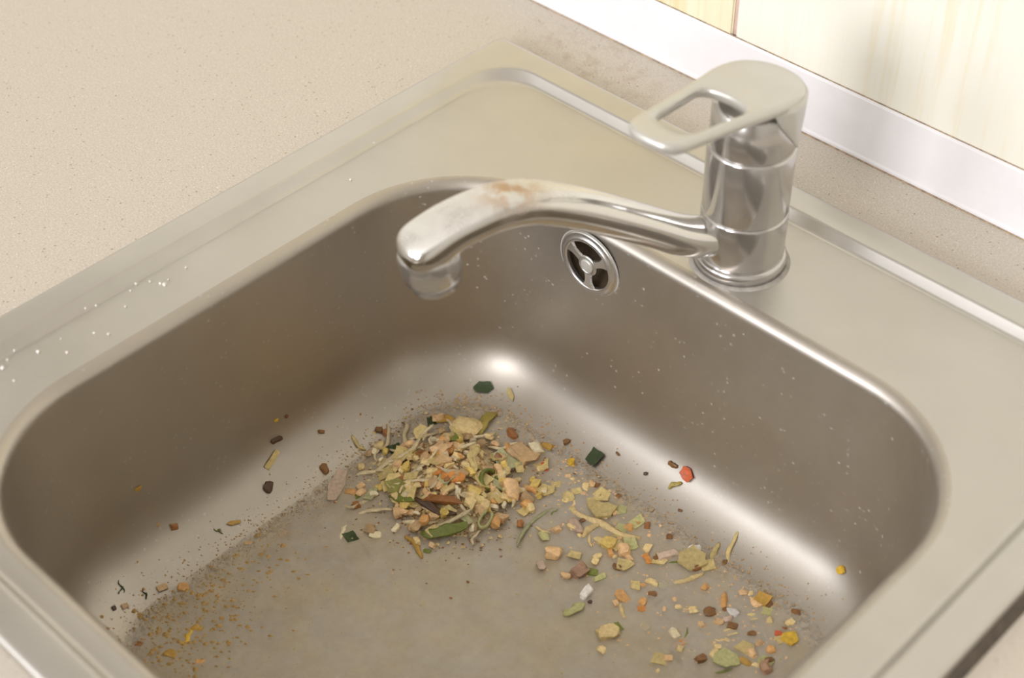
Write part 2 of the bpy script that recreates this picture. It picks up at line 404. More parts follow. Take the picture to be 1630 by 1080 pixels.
# the hole behind the overflow grating: punch a disc out of the back wall of the bowl
def punch(o, centre, radius):
    bm = bmesh.new(); bm.from_mesh(o.data)
    reach = [f for f in bm.faces if abs(f.normal.y) > .9 and (f.calc_center_median()-centre).length < .09 and abs(f.calc_center_median().y-centre.y) < .012]
    n_ = 24
    for k in range(n_):
        a = 2*math.pi*k/n_; d_ = Vector((math.cos(a), 0, math.sin(a)))
        near = [f for f in bm.faces if abs(f.normal.y) > .9 and any((v_.co-centre).length < .12 for v_ in f.verts)]
        ge = set(near)
        for f in near: ge.update(f.edges); ge.update(f.verts)
        # cut only inside the square round the hole
        bmesh.ops.bisect_plane(bm, geom=list(ge), plane_co=centre+d_*radius, plane_no=d_)
    kill = [f for f in bm.faces if abs(f.normal.y) > .9 and all((f.calc_center_median()-centre).dot(Vector((math.cos(2*math.pi*k/n_), 0, math.sin(2*math.pi*k/n_)))) < radius for k in range(n_)) and abs(f.calc_center_median().y-centre.y) < .01]
    bmesh.ops.delete(bm, geom=kill, context='FACES'); bm.to_mesh(o.data); bm.free()
punch(bowl, Vector((OC.x, oy, OC.z))*MM, .0172)
bm = bmesh.new(); lathe(bm, [(16.0, -.6), (15.8, 1.4), (16.3, 2.3), (17.3, 2.5), (18.3, 2.0), (19.2, 1.3), (20.2, 1.1), (21.0, 1.0), (21.6, .4), (21.8, -.3)], 72, False)
obj('overflow_ring', bm, MAT['ring'], ovf)
bm = bmesh.new(); lathe(bm, [(22.6, .02), (22.2, .5), (21.6, .6), (21.5, .02)], 72, False); obj('seal', bm, MAT['rubber'], ovf)
bm = bmesh.new(); lathe(bm, [(17.2, .6), (17.0, -6), (15.0, -14), (14.0, -26), (.5, -26)], 48, False); obj('throat', bm, MAT['throat'], ovf)
ROT0 = math.radians(-88)
for k in range(3):
    a = ROT0+k*2*math.pi/3
    bm = bmesh.new()
    prof = [(4, 3.2), (6.5, 2.6), (9, 2.4), (12, 2.6), (14, 3.6), (16.2, 5.0)]
    rings = []
    for r, w in prof:
        u = Vector((math.cos(a), math.sin(a), 0)); s_ = Vector((-u.y, u.x, 0))
        rings.append([tuple((u*r+s_*sx*w+Vector((0, 0, zz)))*MM) for sx, zz in ((-1, .8), (-.8, 2.1), (.8, 2.1), (1, .8))])
    loft(bm, rings, True, True)
    sp = obj('spoke', bm, MAT['ring'], ovf, False)
bm = bmesh.new(); lathe(bm, [(6.8, .6), (6.8, 1.8), (6.2, 2.4), (5.0, 2.4), (4.8, 1.9), (.5, 1.9)], 40); obj('hub', bm, MAT['ring'], ovf)
bm = bmesh.new(); lathe(bm, [(4.5, 1.8), (4.4, 2.7), (3.8, 3.1), (.5, 3.2)], 32); obj('screw', bm, MAT['lever'], ovf)

# ------------------------------------------------------------------ tap
FX, FY = 250.0, -69.5
tap = empty('mixer_tap', (FX*MM, FY*MM, DECK_Z*MM)); tag(tap, 'limescaled chrome single-lever mixer tap on the back deck of the sink', 'tap')
def tobj(name, bm, mat, parent=None, smooth=True):
    o = obj(name, bm, mat, None, smooth); o.parent = parent or tap
    if not parent: o.location = (0, 0, -DECK_Z*MM)
    return o
bm = bmesh.new(); lathe(bm, [(28.0, -6), (27.2, -5.3), (26.2, -5.0), (24, -5.2)], 64, False); tobj('sealant_bead', bm, MAT['rubber'])
bm = bmesh.new(); lathe(bm, [(25.6, -6), (25.6, -1.2), (25.2, 0.4), (24.4, 1.4), (20, 1.4)]); tobj('base_ring', bm, MAT['chrome'])
bm = bmesh.new(); lathe(bm, [(23.2, .8), (23.6, 1.8), (23.6, 29.6), (23.2, 30.6), (22.2, 31)]); tobj('swivel_ring', bm, MAT['chrome'])
bm = bmesh.new(); lathe(bm, [(21.8, 30.6), (22.9, 31.3), (23.3, 32.2), (23.5, 71.2), (23.1, 72.3), (22.0, 72.8)]); tobj('body', bm, MAT['chrome'])
bm = bmesh.new(); lathe(bm, [(21.6, 72.4), (22.6, 73.2), (22.9, 74.2), (22.6, 97), (20, 99.5)]); tobj('cartridge_cover', bm, MAT['chrome'])
# spout
ANG = math.radians(246)
dv = Vector((math.cos(ANG), math.sin(ANG), 0)); sv = Vector((-dv.y, dv.x, 0)); zv = Vector((0, 0, 1))
path = [(8, 15.5, 22, 22, 2), (23, 17, 23, 23, 2), (38, 22.5, 23, 22.5, 2.1), (55, 33, 22, 21, 2.2), (75, 45, 22, 21, 2.3), (95, 56.5, 22.5, 21, 2.4), (112, 65, 23.5, 20, 2.6), (126, 70.5, 25, 19, 2.9), (140, 72.5, 26.5, 18, 3.2),
        (154, 71, 28, 17, 3.2), (167, 67.5, 29, 17, 3.2), (178, 61.5, 30, 21, 2.8), (185, 57.5, 29.5, 22, 2.5), (189.5, 55.3, 25, 19, 2.3), (192.4, 54.0, 16, 12, 2.0), (193.2, 53.6, 5, 4, 2.0)]
def smoothp(path, n=4):
    out = []
    for i in range(len(path)-1):
        p0, p1, p2, p3 = path[max(i-1, 0)], path[i], path[i+1], path[min(i+2, len(path)-1)]
        for k in range(n):
            t = k/n
            out.append(tuple(.5*((2*b)+(-a+c)*t+(2*a-5*b+4*c-d)*t*t+(-a+3*b-3*c+d)*t**3) for a, b, c, d in zip(p0, p1, p2, p3)))
    out.append(path[-1]); return out
sp_ = smoothp(path)
frames = []
for i, (r, z, w, h, pw) in enumerate(sp_):
    a, b = sp_[max(i-1, 0)], sp_[min(i+1, len(sp_)-1)]
    t = (dv*(b[0]-a[0])+zv*(b[1]-a[1])).normalized(); n_ = sv.cross(t)
    if n_.z < 0: n_ = -n_
    frames.append(((dv*r+zv*z)*MM, sv, n_, w*MM, h*MM, pw))
bm = bmesh.new(); sweep(bm, frames, 36)
spout = tobj('spout', bm, MAT['spout'])
bm = bmesh.new(); lathe(bm, [(10, 63), (13.6, 60.5), (15.6, 55), (15.8, 50), (15.4, 41.5), (14.4, 40.4), (12.2, 40)], 48); nz = tobj('outlet', bm, MAT['ring'], spout); PIV = dv*(181*MM)+zv*(58*MM); TILT = Matrix.Translation(PIV) @ Matrix.Rotation(math.radians(12), 4, sv) @ Matrix.Translation(-PIV) @ Matrix.Translation(dv*(181*MM)); nz.matrix_local = TILT
bm = bmesh.new(); lathe(bm, [(13.0, 41), (13.0, 34.5), (11.6, 33), (10, 33), (9.8, 35), (.5, 35.2)], 48); ae = tobj('aerator', bm, MAT['chrome'], spout); ae.matrix_local = TILT
# lever: sloping plate with a long finger hole, and a skirt behind the cartridge
def plate_z(y): return 107+(-47-(y+FY))*.13          # y relative to the tap axis
half = [(-22.6, 9.5), (-18.5, 17.5), (-10, 23.2), (0, 25.0)]
out_l = []
for x, y in [(0, 24.0), (-9, 22.6), (-16.5, 18), (-22, 10.5), (-24.3, 1), (-24.3, -9), (-22.6, -22), (-20.6, -38), (-18.6, -56), (-17.4, -70), (-16.6, -78), (-14.2, -84.5), (-9, -88.2), (0, -89.4)]: out_l.append((x, y))
outline = out_l+[(-x, y) for x, y in reversed(out_l[1:-1])]
hol = [(0, -24.5), (-6, -25.2), (-11.5, -27.0), (-14.6, -31), (-14.0, -40), (-12.4, -56), (-11.6, -64), (-9.4, -69.2), (-5, -71.2), (0, -71.8)]
hole = hol+[(-x, y) for x, y in reversed(hol[1:-1])]
def resample(pts, n):
    # closed Catmull-Rom, n points equally spaced by angle-free arc length, starting at pts[0]
    m = len(pts); dense = []
    for i in range(m):
        p0, p1, p2, p3 = pts[i-1], pts[i], pts[(i+1) % m], pts[(i+2) % m]
        for k in range(10):
            t = k/10
            dense.append(tuple(.5*((2*b)+(-a+c)*t+(2*a-5*b+4*c-d)*t*t+(-a+3*b-3*c+d)*t**3) for a, b, c, d in zip(p0, p1, p2, p3)))
    L = [0]
    for i in range(len(dense)): L.append(L[-1]+math.dist(dense[i], dense[(i+1) % len(dense)]))
    res = []
    for j in range(n):
        s_ = L[-1]*j/n
        i = max(k for k in range(len(dense)) if L[k] <= s_)
        t = (s_-L[i])/max(1e-9, L[i+1]-L[i]); a, b = dense[i], dense[(i+1) % len(dense)]
        res.append((a[0]+(b[0]-a[0])*t, a[1]+(b[1]-a[1])*t))
    return res
N = 96
ol, hl = resample(outline, N), resample(hole, N)
def shrink(pts, d, inward=True):
    res = []
    for i, p in enumerate(pts):
        a, b = pts[i-1], pts[(i+1) % len(pts)]
        t = Vector((b[0]-a[0], b[1]-a[1])).normalized(); n_ = Vector((-t.y, t.x))
        res.append((p[0]+n_.x*d, p[1]+n_.y*d))
    return res
def ring3(pts, dz): return [(x*MM, y*MM, (plate_z(y)+dz)*MM) for x, y in pts]
sgn = 1.0
area = sum(ol[i-1][0]*ol[i][1]-ol[i][0]*ol[i-1][1] for i in range(N))
sgn = 1.0 if area > 0 else -1.0
thick = 7.0
bm = bmesh.new()
rings = [ring3(shrink(ol, 2.6*sgn), 0), ring3(shrink(ol, 1.0*sgn), -.6), ring3(shrink(ol, .2*sgn), -1.9), ring3(ol, -3.2), ring3(shrink(ol, .6*sgn), -5.6), ring3(shrink(ol, 2.0*sgn), -thick),
         ring3(shrink(hl, -1.8*sgn), -thick), ring3(shrink(hl, -.3*sgn), -5.8), ring3(hl, -3.2), ring3(shrink(hl, -.4*sgn), -1.4), ring3(shrink(hl, -1.6*sgn), -.3)]
rings.append(rings[0])
vr = loft(bm, rings); bmesh.ops.remove_doubles(bm, verts=bm.verts, dist=1e-7)
lever = tobj('lever', bm, MAT['lever'])
# skirt behind the cartridge
bm = bmesh.new()
K_ = 40; ringsI = []
for j in range(9):
    t = j/8; ra = []
    a0 = -38+64*t**1.25; a1 = 180-a0
    for i in range(K_+1):
        a = math.radians(a0+(a1-a0)*i/K_); r = 25.2-1.6*t**1.5
        x, y = r*math.cos(a), r*math.sin(a)
        zt = plate_z(y)-3; ra.append((x*MM, y*MM, (zt*(1-t)+73.6*t)*MM))
    ringsI.append(ra)
loft(bm, ringsI, closed=False)
sk = tobj('lever_skirt', bm, MAT['lever'], lever)
so = sk.modifiers.new('solid', 'SOLIDIFY'); so.thickness = .0022; so.offset = -1

# ------------------------------------------------------------------ dishwater and scraps
rng = random.Random(7)
m, nt, b = new_mat('murky_dishwater'); v = coords(nt)
b.inputs['Roughness'].default_value = .22; b.inputs['IOR'].default_value = 1.33
nt.links.new(mixc(nt, ramp(nt, tex(nt, v, 28, 6, .7), [(.35, K), (.7, W)]), (.62, .56, .47), (.63, .52, .35)), b.inputs['Base Color'])
al = ramp(nt, tex(nt, v, 40, 5, .65), [(.3, (.50,)*3), (.75, (.78,)*3)])
at_ = nt.nodes.new('ShaderNodeAttribute'); at_.attribute_name = 'water_depth'
sm = nt.nodes.new('ShaderNodeMath'); sm.operation = 'MULTIPLY_ADD'; nt.links.new(tex(nt, v, 240, 5, .75), sm.inputs[0]); sm.inputs[1].default_value = 1.7; nt.links.new(at_.outputs['Fac'], sm.inputs[2])
hf = nt.nodes.new('ShaderNodeMath'); hf.operation = 'MULTIPLY'; hf.inputs[1].default_value = .5; nt.links.new(sm.outputs[0], hf.inputs[0])
ed = ramp(nt, hf.outputs[0], [(.38, K), (.62, W)])
nt.links.new(mixc(nt, 1.0, al, ed, 'MULTIPLY'), b.inputs['Alpha'])
MAT['water'] = m
WZ = FLOOR_Z+1.6
e = 1-math.sqrt(1-(1-(WZ-FLOOR_Z)/FIL_V)**2); d_w = WALL_D+FIL_H*e
bm = bmesh.new(); ring = []
base = bowl_ring(d_w-.4, WZ)
cw = Vector(((BX0+BX1)/2*MM, (BY0+BY1)/2*MM, WZ*MM))
rings = [base]+[bowl_ring(d_w+q, WZ) for q in (4, 8, 12, 16, 20, 25)]; inner_ = rings[-1]
rings += [[tuple(Vector(p).lerp(cw, t)) for p in inner_] for t in (.3, .6, .9)]
rim_low = [(x, y, (WZ-1.2)*MM) for x, y, z in bowl_ring(d_w+2, 0)]
loft(bm, rings, True)
water = obj('dishwater', bm, MAT['water']); wd_ = water.data.attributes.new('water_depth', 'FLOAT', 'POINT')      # the film gets deeper away from its edge
for i, v_ in enumerate(water.data.vertices): wd_.data[i].value = min(1.0, max(0.0, (inset(v_.co.x/MM, v_.co.y/MM)-d_w)/24.0))
tag(water, 'thin film of murky dishwater on the bottom of the bowl', 'water', kind='stuff')

# soft mush under the scraps
bm = bmesh.new(); G = 70; vs_ = {}
for i in range(G+1):
    for j in range(G+1):
        x = 85+150*i/G; y = -285+165*j/G
        h = mound_height(x, y)*.92
        nzv = noise.noise(Vector((x*.22, y*.22, 3)))*1.6+noise.noise(Vector((x*.55, y*.55, 9)))*.9
        z = surf(x, y, False)+h+nzv*min(1, h/4)-.5-max(0, 5-h)*.5
        vs_[i, j] = bm.verts.new((x*MM, y*MM, z*MM))
for i in range(G):
    for j in range(G):
        q = [vs_[i, j], vs_[i+1, j], vs_[i+1, j+1], vs_[i, j+1]]
        if max(mound_height(v_.co.x/MM, v_.co.y/MM) for v_ in q) > 3.4: bm.faces.new(q)
bmesh.ops.delete(bm, geom=[v_ for v_ in bm.verts if not v_.link_faces], context='VERTS')
m, nt, b = new_mat('food_mush'); v = coords(nt)
c_ = ramp(nt, tex(nt, v, 300, 5, .7), [(.28, (.30, .18, .08)), (.42, (.56, .42, .24)), (.58, (.70, .56, .34)), (.72, (.66, .58, .44))]); nt.links.new(c_, b.inputs['Base Color']); b.inputs['Roughness'].default_value = .35
bump(nt, b, tex(nt, v, 500, 4), .6, .001)
tag(obj('food_mush', bm, m), 'soft wet mush of food that the scraps are heaped on', 'food mush', kind='stuff')

def wob(p, s, k, seed): return noise.noise(Vector((p[0]*k+seed*3.1, p[1]*k-seed*1.7, p[2]*k+seed)))*s
def piece_bm(kind, L, Wd, th, seed):
    """a scrap in millimetres, lying on z = 0 with its length along x"""
    r = random.Random(seed); bm = bmesh.new()
    if kind == 'chunk':
        bmesh.ops.create_icosphere(bm, subdivisions=2, radius=1)
        ex = r.uniform(.42, .8)
        for v_ in bm.verts:
            c = v_.co.copy()
            c = Vector([math.copysign(abs(q)**ex, q) for q in c])*(1+wob(c, .50, 1.1, seed)+wob(c, .28, 2.4, seed+5))
            v_.co = Vector((c.x*L/2*.9, c.y*Wd/2*.9, max(c.z, -.75)*th/2+th*.30))
    elif kind == 'leaf':
        n = r.choice((4, 4, 5, 6)); a0 = r.uniform(0, .5)
        cor = []
        for i in range(n):
            a = math.pi/4+2*math.pi*i/n+r.uniform(-.2, .2); k = r.uniform(.85, 1.15)
            cor.append((math.cos(a)*L/2*1.25*k, math.sin(a)*Wd/2*1.25*k))
        rim = []
        for i in range(n):
            p, q = cor[i], cor[(i+1) % n]
            for t in (0, .33, .66): rim.append((p[0]+(q[0]-p[0])*t+r.uniform(-.03, .03)*L, p[1]+(q[1]-p[1])*t+r.uniform(-.03, .03)*Wd))
        cu = r.uniform(-.35, .35)/max(L, Wd); cv = r.uniform(.1, .5)/max(L, Wd)
        def zz(x, y): return cu*x*x+cv*y*y+.10*min(L, Wd)
        T = []
        for dz in (0, th*.55):
            c = bm.verts.new((0, 0, zz(0, 0)+dz)); mid = [bm.verts.new((x*.55, y*.55, zz(x*.55, y*.55)+dz)) for x, y in rim]; ou = [bm.verts.new((x, y, zz(x, y)+dz)) for x, y in rim]
            T.append((c, mid, ou)); m_ = len(rim)
            for i in range(m_):
                bm.faces.new((c, mid[i], mid[(i+1) % m_])); bm.faces.new((mid[i], ou[i], ou[(i+1) % m_], mid[(i+1) % m_]))
        for i in range(len(rim)): bm.faces.new((T[0][2][i], T[0][2][(i+1) % len(rim)], T[1][2][(i+1) % len(rim)], T[1][2][i]))
    elif kind in ('strip', 'shred'):
        n = 12; bend = r.choice((-1, 1))*r.uniform(.10, .28); wave = r.uniform(0, .05); arch = r.uniform(.05, .2) if kind == 'strip' else r.uniform(.0, .05)
        sec = 8; rings = []
        for i in range(n+1):
            t = i/n*2-1
            c = Vector((t*L/2, bend*L*(t*t-.4)*.5+math.sin(t*5+seed)*wave*L, th*.4+arch*L*.35*(1-t*t)))
            tw = Wd/2*(1-.65*abs(t)**4 if kind == 'strip' else 1-.6*abs(t)**3)*(1+.15*math.sin(t*7+seed)); tt = th/2*(1-.3*abs(t)**4)
            slope = bend*L*t/(L/2); s_ = Vector((-slope, 1, 0)).normalized(); roll = r.uniform(-.12, .12)+.35*math.sin(seed+t*1.5)
            u_ = Vector((0, 0, 1))
            s2 = s_*math.cos(roll)+u_*math.sin(roll); u2 = u_*math.cos(roll)-s_*math.sin(roll)
            rings.append([tuple(c+s2*tw*math.cos(2*math.pi*k/sec)+u2*(tt*math.sin(2*math.pi*k/sec)+(tw*.25*math.cos(2*math.pi*k/sec)**2 if kind == 'strip' else 0))) for k in range(sec)])
        loft(bm, rings, True, True)
    elif kind == 'ring':
        n, sec = 22, 6; rings = []; gap = r.uniform(.3, .9)
        for i in range(n+1):
            a = gap/2+(2*math.pi-gap)*i/n; rr = 1+.12*math.sin(2*a+seed)
            c = Vector((math.cos(a)*L/2*.82*rr, math.sin(a)*Wd/2*.82*rr, th*.55+.12*L*math.sin(a+seed)))
            d_ = Vector((math.cos(a), math.sin(a), 0)); w_ = min(L, Wd)*.11
            rings.append([tuple(c+d_*w_*math.cos(2*math.pi*k/sec)+Vector((0, 0, 1))*th*.6*math.sin(2*math.pi*k/sec)) for k in range(sec)])
        loft(bm, rings, True, True)
    elif kind == 'sprig':
        for k in range(4):
            a = r.uniform(-.7, .7)+(math.pi if k == 3 else 0); l_ = L*r.uniform(.4, .6); rings = []
            for i in range(7):
                t = i/6; c = Vector((-L*.1+math.cos(a)*l_*t, math.sin(a)*l_*t+.12*L*math.sin(t*3+k), th*.4)); w_ = th*.45*(1-.6*t)
                s_ = Vector((-math.sin(a), math.cos(a), 0))
                rings.append([tuple(c+s_*w_*math.cos(2*math.pi*q/5)+Vector((0, 0, 1))*w_*math.sin(2*math.pi*q/5)) for q in range(5)])
            loft(bm, rings, True, True)
    for v_ in bm.verts: v_.co *= MM
    return bm
def put(kind, x, y, L, Wd, ang, th, col, name, cat, label, group=None, seed=0, lift=0.0, tilt=(0, 0)):
    o = obj(name, piece_bm(kind, L, Wd, th, seed), FOOD[col], None, True)
    if kind in ('leaf', 'chunk'): sharp(o, 50 if kind == 'leaf' else 36)
    n_ = Vector(normal(x, y)); q = Vector((0, 0, 1)).rotation_difference(n_)
    z = surf(x, y)
    R_ = q.to_matrix().to_4x4() @ Matrix.Rotation(math.radians(ang), 4, 'Z') @ Matrix.Rotation(tilt[0], 4, 'X') @ Matrix.Rotation(tilt[1], 4, 'Y')
    o.matrix_world = Matrix.Translation(Vector((x, y, z+lift))*MM+n_*(.2*MM)) @ R_
    tag(o, label, cat, group); return o
PIECES = [
 ('leaf',107.5,-175.2,11.6,5.6,-31,1.0,'darkgreen','leek_square','leek',
  'dark green leek square standing at the top left of the scrap heap'),
 ('leaf',110.6,-208.0,9.4,9.7,73,1.0,'darkgreen','leek_square','leek',
  'dark green leek square on the left shoulder of the scrap heap'),
 ('leaf',203.4,-130.5,10.4,10.2,89,1.0,'darkgreen','leek_square','leek',
  'large dark green leek square lying right of the heap on bare steel'),
 ('leaf',113.4,-134.8,10.7,6.2,48,1.0,'darkgreen','leek_leaf','leek',
  'dark green leaf piece farthest back, above the scrap heap'),
 ('leaf',141.4,-273.5,8.8,7.6,70,1.2,'darkgreen','leek_leaf','leek',
  'dark green leaf lying lower left of the heap in the puddle'),
 ('leaf',368.6,-174.3,7.2,4.0,111,1.2,'darkgreen','leek_square','leek',
  'dark green square by the brown berry, lower right of the puddle'),
 ('chunk',91.5,-249.4,7.1,4.9,-12,2.5,'brown','brown_crumb','crumb',
  'ragged brown crumb at the left edge of the heap'),
 ('chunk',91.3,-204.6,5.5,3.9,47,2.2,'brown','brown_crumb','crumb',
  'left one of two touching brown crumbs at the upper left of the heap'),
 ('chunk',95.3,-202.5,4.8,4.0,6,2.2,'rust','brown_crumb','crumb',
  'right one of two touching brown crumbs at the upper left of the heap'),
 ('chunk',76.5,-237.4,4.2,2.7,55,1.6,'brown','brown_crumb','crumb',
  'small lone brown crumb on steel left above the heap'),
 ('shred',90.7,-221.7,12.5,2.5,-0,1.6,'straw','cabbage_shred','cabbage',
  'curved straw-coloured shred in the foam left above the heap'),
 ('strip',133.4,-153.6,23.1,8.8,106,2.2,'olive','cabbage_leaf','cabbage',
  'folded olive-yellow cabbage leaf on the top of the heap'),
 ('chunk',128.6,-165.9,19.5,18.9,22,7,'cream','potato_chunk','potato',
  'big pale yellow chunk under the olive cabbage leaf'),
 ('strip',113.9,-169.4,11.1,6.1,61,1.8,'amber','pepper_peel','pepper',
  'amber yellow peel along the top left rim of the heap'),
 ('chunk',152.1,-148.9,10.7,6.2,-16,4,'rust','meat_scrap','meat',
  'rust brown meat scrap at the upper right rim of the heap'),
 ('chunk',132.4,-179.3,7.0,8.6,55,3,'green','pepper_bit','pepper',
  'bright green half-round pepper bit near the top of the heap'),
 ('shred',119.3,-209.2,29.5,4.1,84,2.2,'pale','cabbage_stalk','cabbage',
  'long pale stalk shred sloping up the left side of the heap, upper of two'),
 ('shred',122.5,-214.4,25.2,3.9,92,2.2,'straw','cabbage_stalk','cabbage',
  'long pale stalk shred sloping up the left side of the heap, lower of two'),
 ('chunk',137.8,-195.6,14.4,12.4,23,6,'peach','meat_chunk','meat',
  'peach-coloured flat chunk in the middle of the heap, upper of two'),
 ('chunk',147.1,-203.1,12.5,9.0,-1,6,'peach','meat_chunk','meat',
  'rounded peach chunk in the middle of the heap, lower of two'),
 ('strip',157.7,-188.9,25.5,5.7,129,2,'straw','cabbage_piece','cabbage',
  'upright pale straw strip in the middle of the heap'),
 ('chunk',171.8,-148.4,13.4,8.3,-24,5,'ivory','potato_wedge','potato',
  'ivory potato wedge on the right shoulder of the heap'),
 ('chunk',174.4,-141.7,9.8,5.6,15,3,'amber','pepper_bit','pepper',
  'amber yellow piece behind the ivory wedge at the right of the heap'),
 ('chunk',170.3,-158.5,17.5,15.1,-4,8,'tan','meat_chunk','meat',
  'large tan lump left of the ivory wedge in the heap'),
 ('chunk',194.8,-141.9,7.3,4.9,-40,4,'yolk','corn_kernel','corn',
  'bright yellow kernel right of the heap'),
 ('strip',163.7,-161.1,12.1,5.0,77,2,'darkbrown','mushroom_slice','mushroom',
  'dark brown slice in the upper right of the heap'),
 ('chunk',185.1,-156.0,8.2,3.7,-24,3,'red','pepper_bit','pepper',
  'red pepper bit in the right of the heap'),
 ('chunk',159.5,-207.9,14.9,6.1,34,4,'orange','carrot_shred','carrot',
  'orange carrot scrap in the centre of the heap'),
 ('chunk',150.8,-210.9,6.8,4.8,45,3,'orange','carrot_bit','carrot',
  'small orange carrot bit left of the central carrot scrap'),
 ('leaf',135.4,-230.8,14.4,9.6,0,1.8,'olivegreen','cucumber_peel','cucumber',
  'olive green cucumber peel at the left of the heap'),
 ('strip',145.0,-234.6,18.4,5.6,20,1.8,'green','cucumber_peel','cucumber',
  'bright green crescent peel under the olive peel'),
 ('ring',172.2,-191.4,17.8,11.7,95,3,'green','leek_ring','leek',
  'green leek ring right of the heap centre'),
 ('chunk',185.3,-185.2,17.1,10.6,-38,8,'peach','meat_chunk','meat',
  'smooth peach-coloured egg-shaped chunk at the right of the heap'),
 ('strip',180.4,-234.6,27.6,6.8,55,2.0,'green','leek_strip','leek',
  'long arched bright green leek strip at the front of the heap'),
 ('ring',191.8,-213.1,11.6,9.0,110,3,'lime','pepper_ring','pepper',
  'pale lime pepper ring at the front right of the heap'),
 ('strip',165.3,-228.4,26.8,4.6,15,2,'darkbrown','brown_peel','peel',
  'dark brown wet curved peel in the hollow of the heap'),
 ('chunk',164.0,-223.0,22.5,6.4,36,4,'rust','meat_scrap','meat',
  'rust brown crumbly scrap above the dark curved peel'),
 ('shred',135.4,-274.0,11.0,3.1,122,2,'ivory','onion_stick','onion',
  'short ivory stick beside the dark leaf, lower left of the heap'),
 ('chunk',145.8,-261.7,7.3,7.6,42,4,'tan','meat_crumb','meat',
  'tan meat crumb right of the lower left dark leaf'),
 ('chunk',151.4,-262.4,6.8,5.1,29,3,'ivory','onion_bit','onion',
  'ivory onion bit just under the tan crumb left of the green strip'),
 ('shred',154.4,-273.1,10.0,1.9,-15,1.2,'green','chive_stick','chive',
  'short green stick below the lower left dark leaf'),
 ('shred',174.2,-252.9,19.3,3.3,-16,1.8,'amber','carrot_shred','carrot',
  'amber shred hanging out at the front of the heap'),
 ('chunk',181.6,-250.6,4.8,3.0,29,1.5,'green','leek_bit','leek',
  'small green bit in front of the amber shred'),
 ('shred',212.3,-192.8,43.1,2.5,96,2.0,'palegreen','grass_stalk','stalk',
  'long pale green stalk lying out right of the heap'),
 ('leaf',105.6,-251.8,22.3,8.7,118,1.5,'pinkpale','onion_skin','onion',
  'pale pink translucent onion skin at the far left of the heap'),
 ('leaf',119.7,-246.9,8.1,3.5,122,1.5,'green','leek_bit','leek',
  'small green bit just right of the pink onion skin'),
 ('chunk',125.8,-254.9,5.6,5.9,69,4,'rust','carrot_bit','carrot',
  'rust orange bit under the pink onion skin'),
 ('chunk',115.1,-249.8,8.4,5.5,36,3,'apricot','carrot_bit','carrot',
  'apricot bit touching the pink onion skin'),
 ('chunk',200.0,-160.9,7.5,8.2,44,2,'straw','onion_piece','onion',
  'pale yellow onion piece floating right of the heap'),
 ('shred',205.6,-147.1,10.3,1.1,128,1.0,'darkgreen','dill_stick','dill',
  'thin dark green stick below the large leek square'),
 ('shred',214.3,-122.0,3.3,1.5,-12,1.2,'brown','brown_crumb','crumb',
  'tiny brown crumb right of the large leek square'),
 ('chunk',236.8,-122.7,2.8,2.3,26,1.5,'darkbrown','dark_crumb','crumb',
  'tiny near-black crumb on steel between the leek square and red triangle'),
 ('strip',249.5,-113.2,6.5,3.1,2,1.5,'brown','brown_hook','crumb',
  'reddish brown hooked crumb beside the red triangle on the right'),
 ('leaf',260.4,-113.3,7.3,6.3,-34,1.8,'red','carrot_triangle','carrot',
  'red-orange triangular carrot piece on the right bowl slope'),
 ('strip',256.8,-119.6,8.9,2.7,46,1.5,'olive','green_husk','husk',
  'yellow-green husk below the red triangle'),
 ('chunk',268.3,-128.4,3.1,1.5,21,1.0,'brown','brown_crumb','crumb',
  'tiny brown crumb below the yellow-green husk'),
 ('chunk',217.4,-145.0,4.9,5.0,29,2.5,'brown','brown_crumb','crumb',
  'brown crumb below the large leek square'),
 ('chunk',225.0,-149.7,4.1,3.5,43,2.2,'rust','brown_crumb','crumb',
  'rust brown crumb left above the long cream stick'),
 ('chunk',233.0,-142.4,4.1,3.4,88,2.2,'brown','brown_crumb','crumb',
  'brown crumb above the long cream stick, right of the rust one'),
 ('shred',241.3,-165.8,47.4,4.3,12,2.5,'cream','cabbage_stalk','cabbage',
  'long cream stalk lying diagonally right of the heap'),
 ('shred',238.6,-173.2,16.1,4.3,87,2.5,'cream','cabbage_stalk','cabbage',
  'short cream stalk branching under the long cream one'),
 ('chunk',230.7,-178.1,13.3,6.7,-16,4,'pinkgrey','meat_chunk','meat',
  'pinkish grey block left of the short cream stalk'),
 ('chunk',235.7,-202.9,10.2,9.3,26,5,'peach','meat_chunk','meat',
  'knobbly peach lump alone below the pale green stalk'),
 ('chunk',237.3,-214.6,7.0,4.5,-21,4,'pinkpale','meat_bit','meat',
  'pale pink bit below the knobbly peach lump'),
 ('chunk',255.4,-202.2,11.3,7.8,90,5,'pinkbrown','meat_chunk','meat',
  'pinkish brown square block next to a green wedge'),
 ('leaf',261.2,-197.0,6.0,4.9,32,2,'green','leek_wedge','leek',
  'green wedge right of the pinkish brown block'),
 ('chunk',266.4,-197.5,8.2,3.8,68,2.5,'lime','onion_piece','onion',
  'white and lime sliver under the green wedge'),
 ('chunk',268.4,-210.8,10.5,5.7,94,5,'white','egg_white_bit','egg white',
  'bright white bit in the puddle at centre right'),
 ('chunk',273.7,-213.6,3.5,3.5,44,2.5,'darkbrown','pepper_corn','grain',
  'near-black grain under the bright white bit'),
 ('strip',271.1,-223.8,14.3,6.0,79,2.5,'lime','cucumber_slice','cucumber',
  'light green cucumber slice left below the white bit'),
 ('leaf',268.8,-228.5,6.8,2.1,-31,2,'green','cucumber_skin','cucumber',
  'dark green skin edge at the left of the light cucumber slice'),
 ('leaf',284.2,-198.6,9.1,5.3,-4,2.5,'apricot','carrot_triangle','carrot',
  'apricot triangle right of the white bit'),
 ('shred',290.9,-206.2,10.3,2.5,-37,2.5,'cream','noodle_bit','noodle',
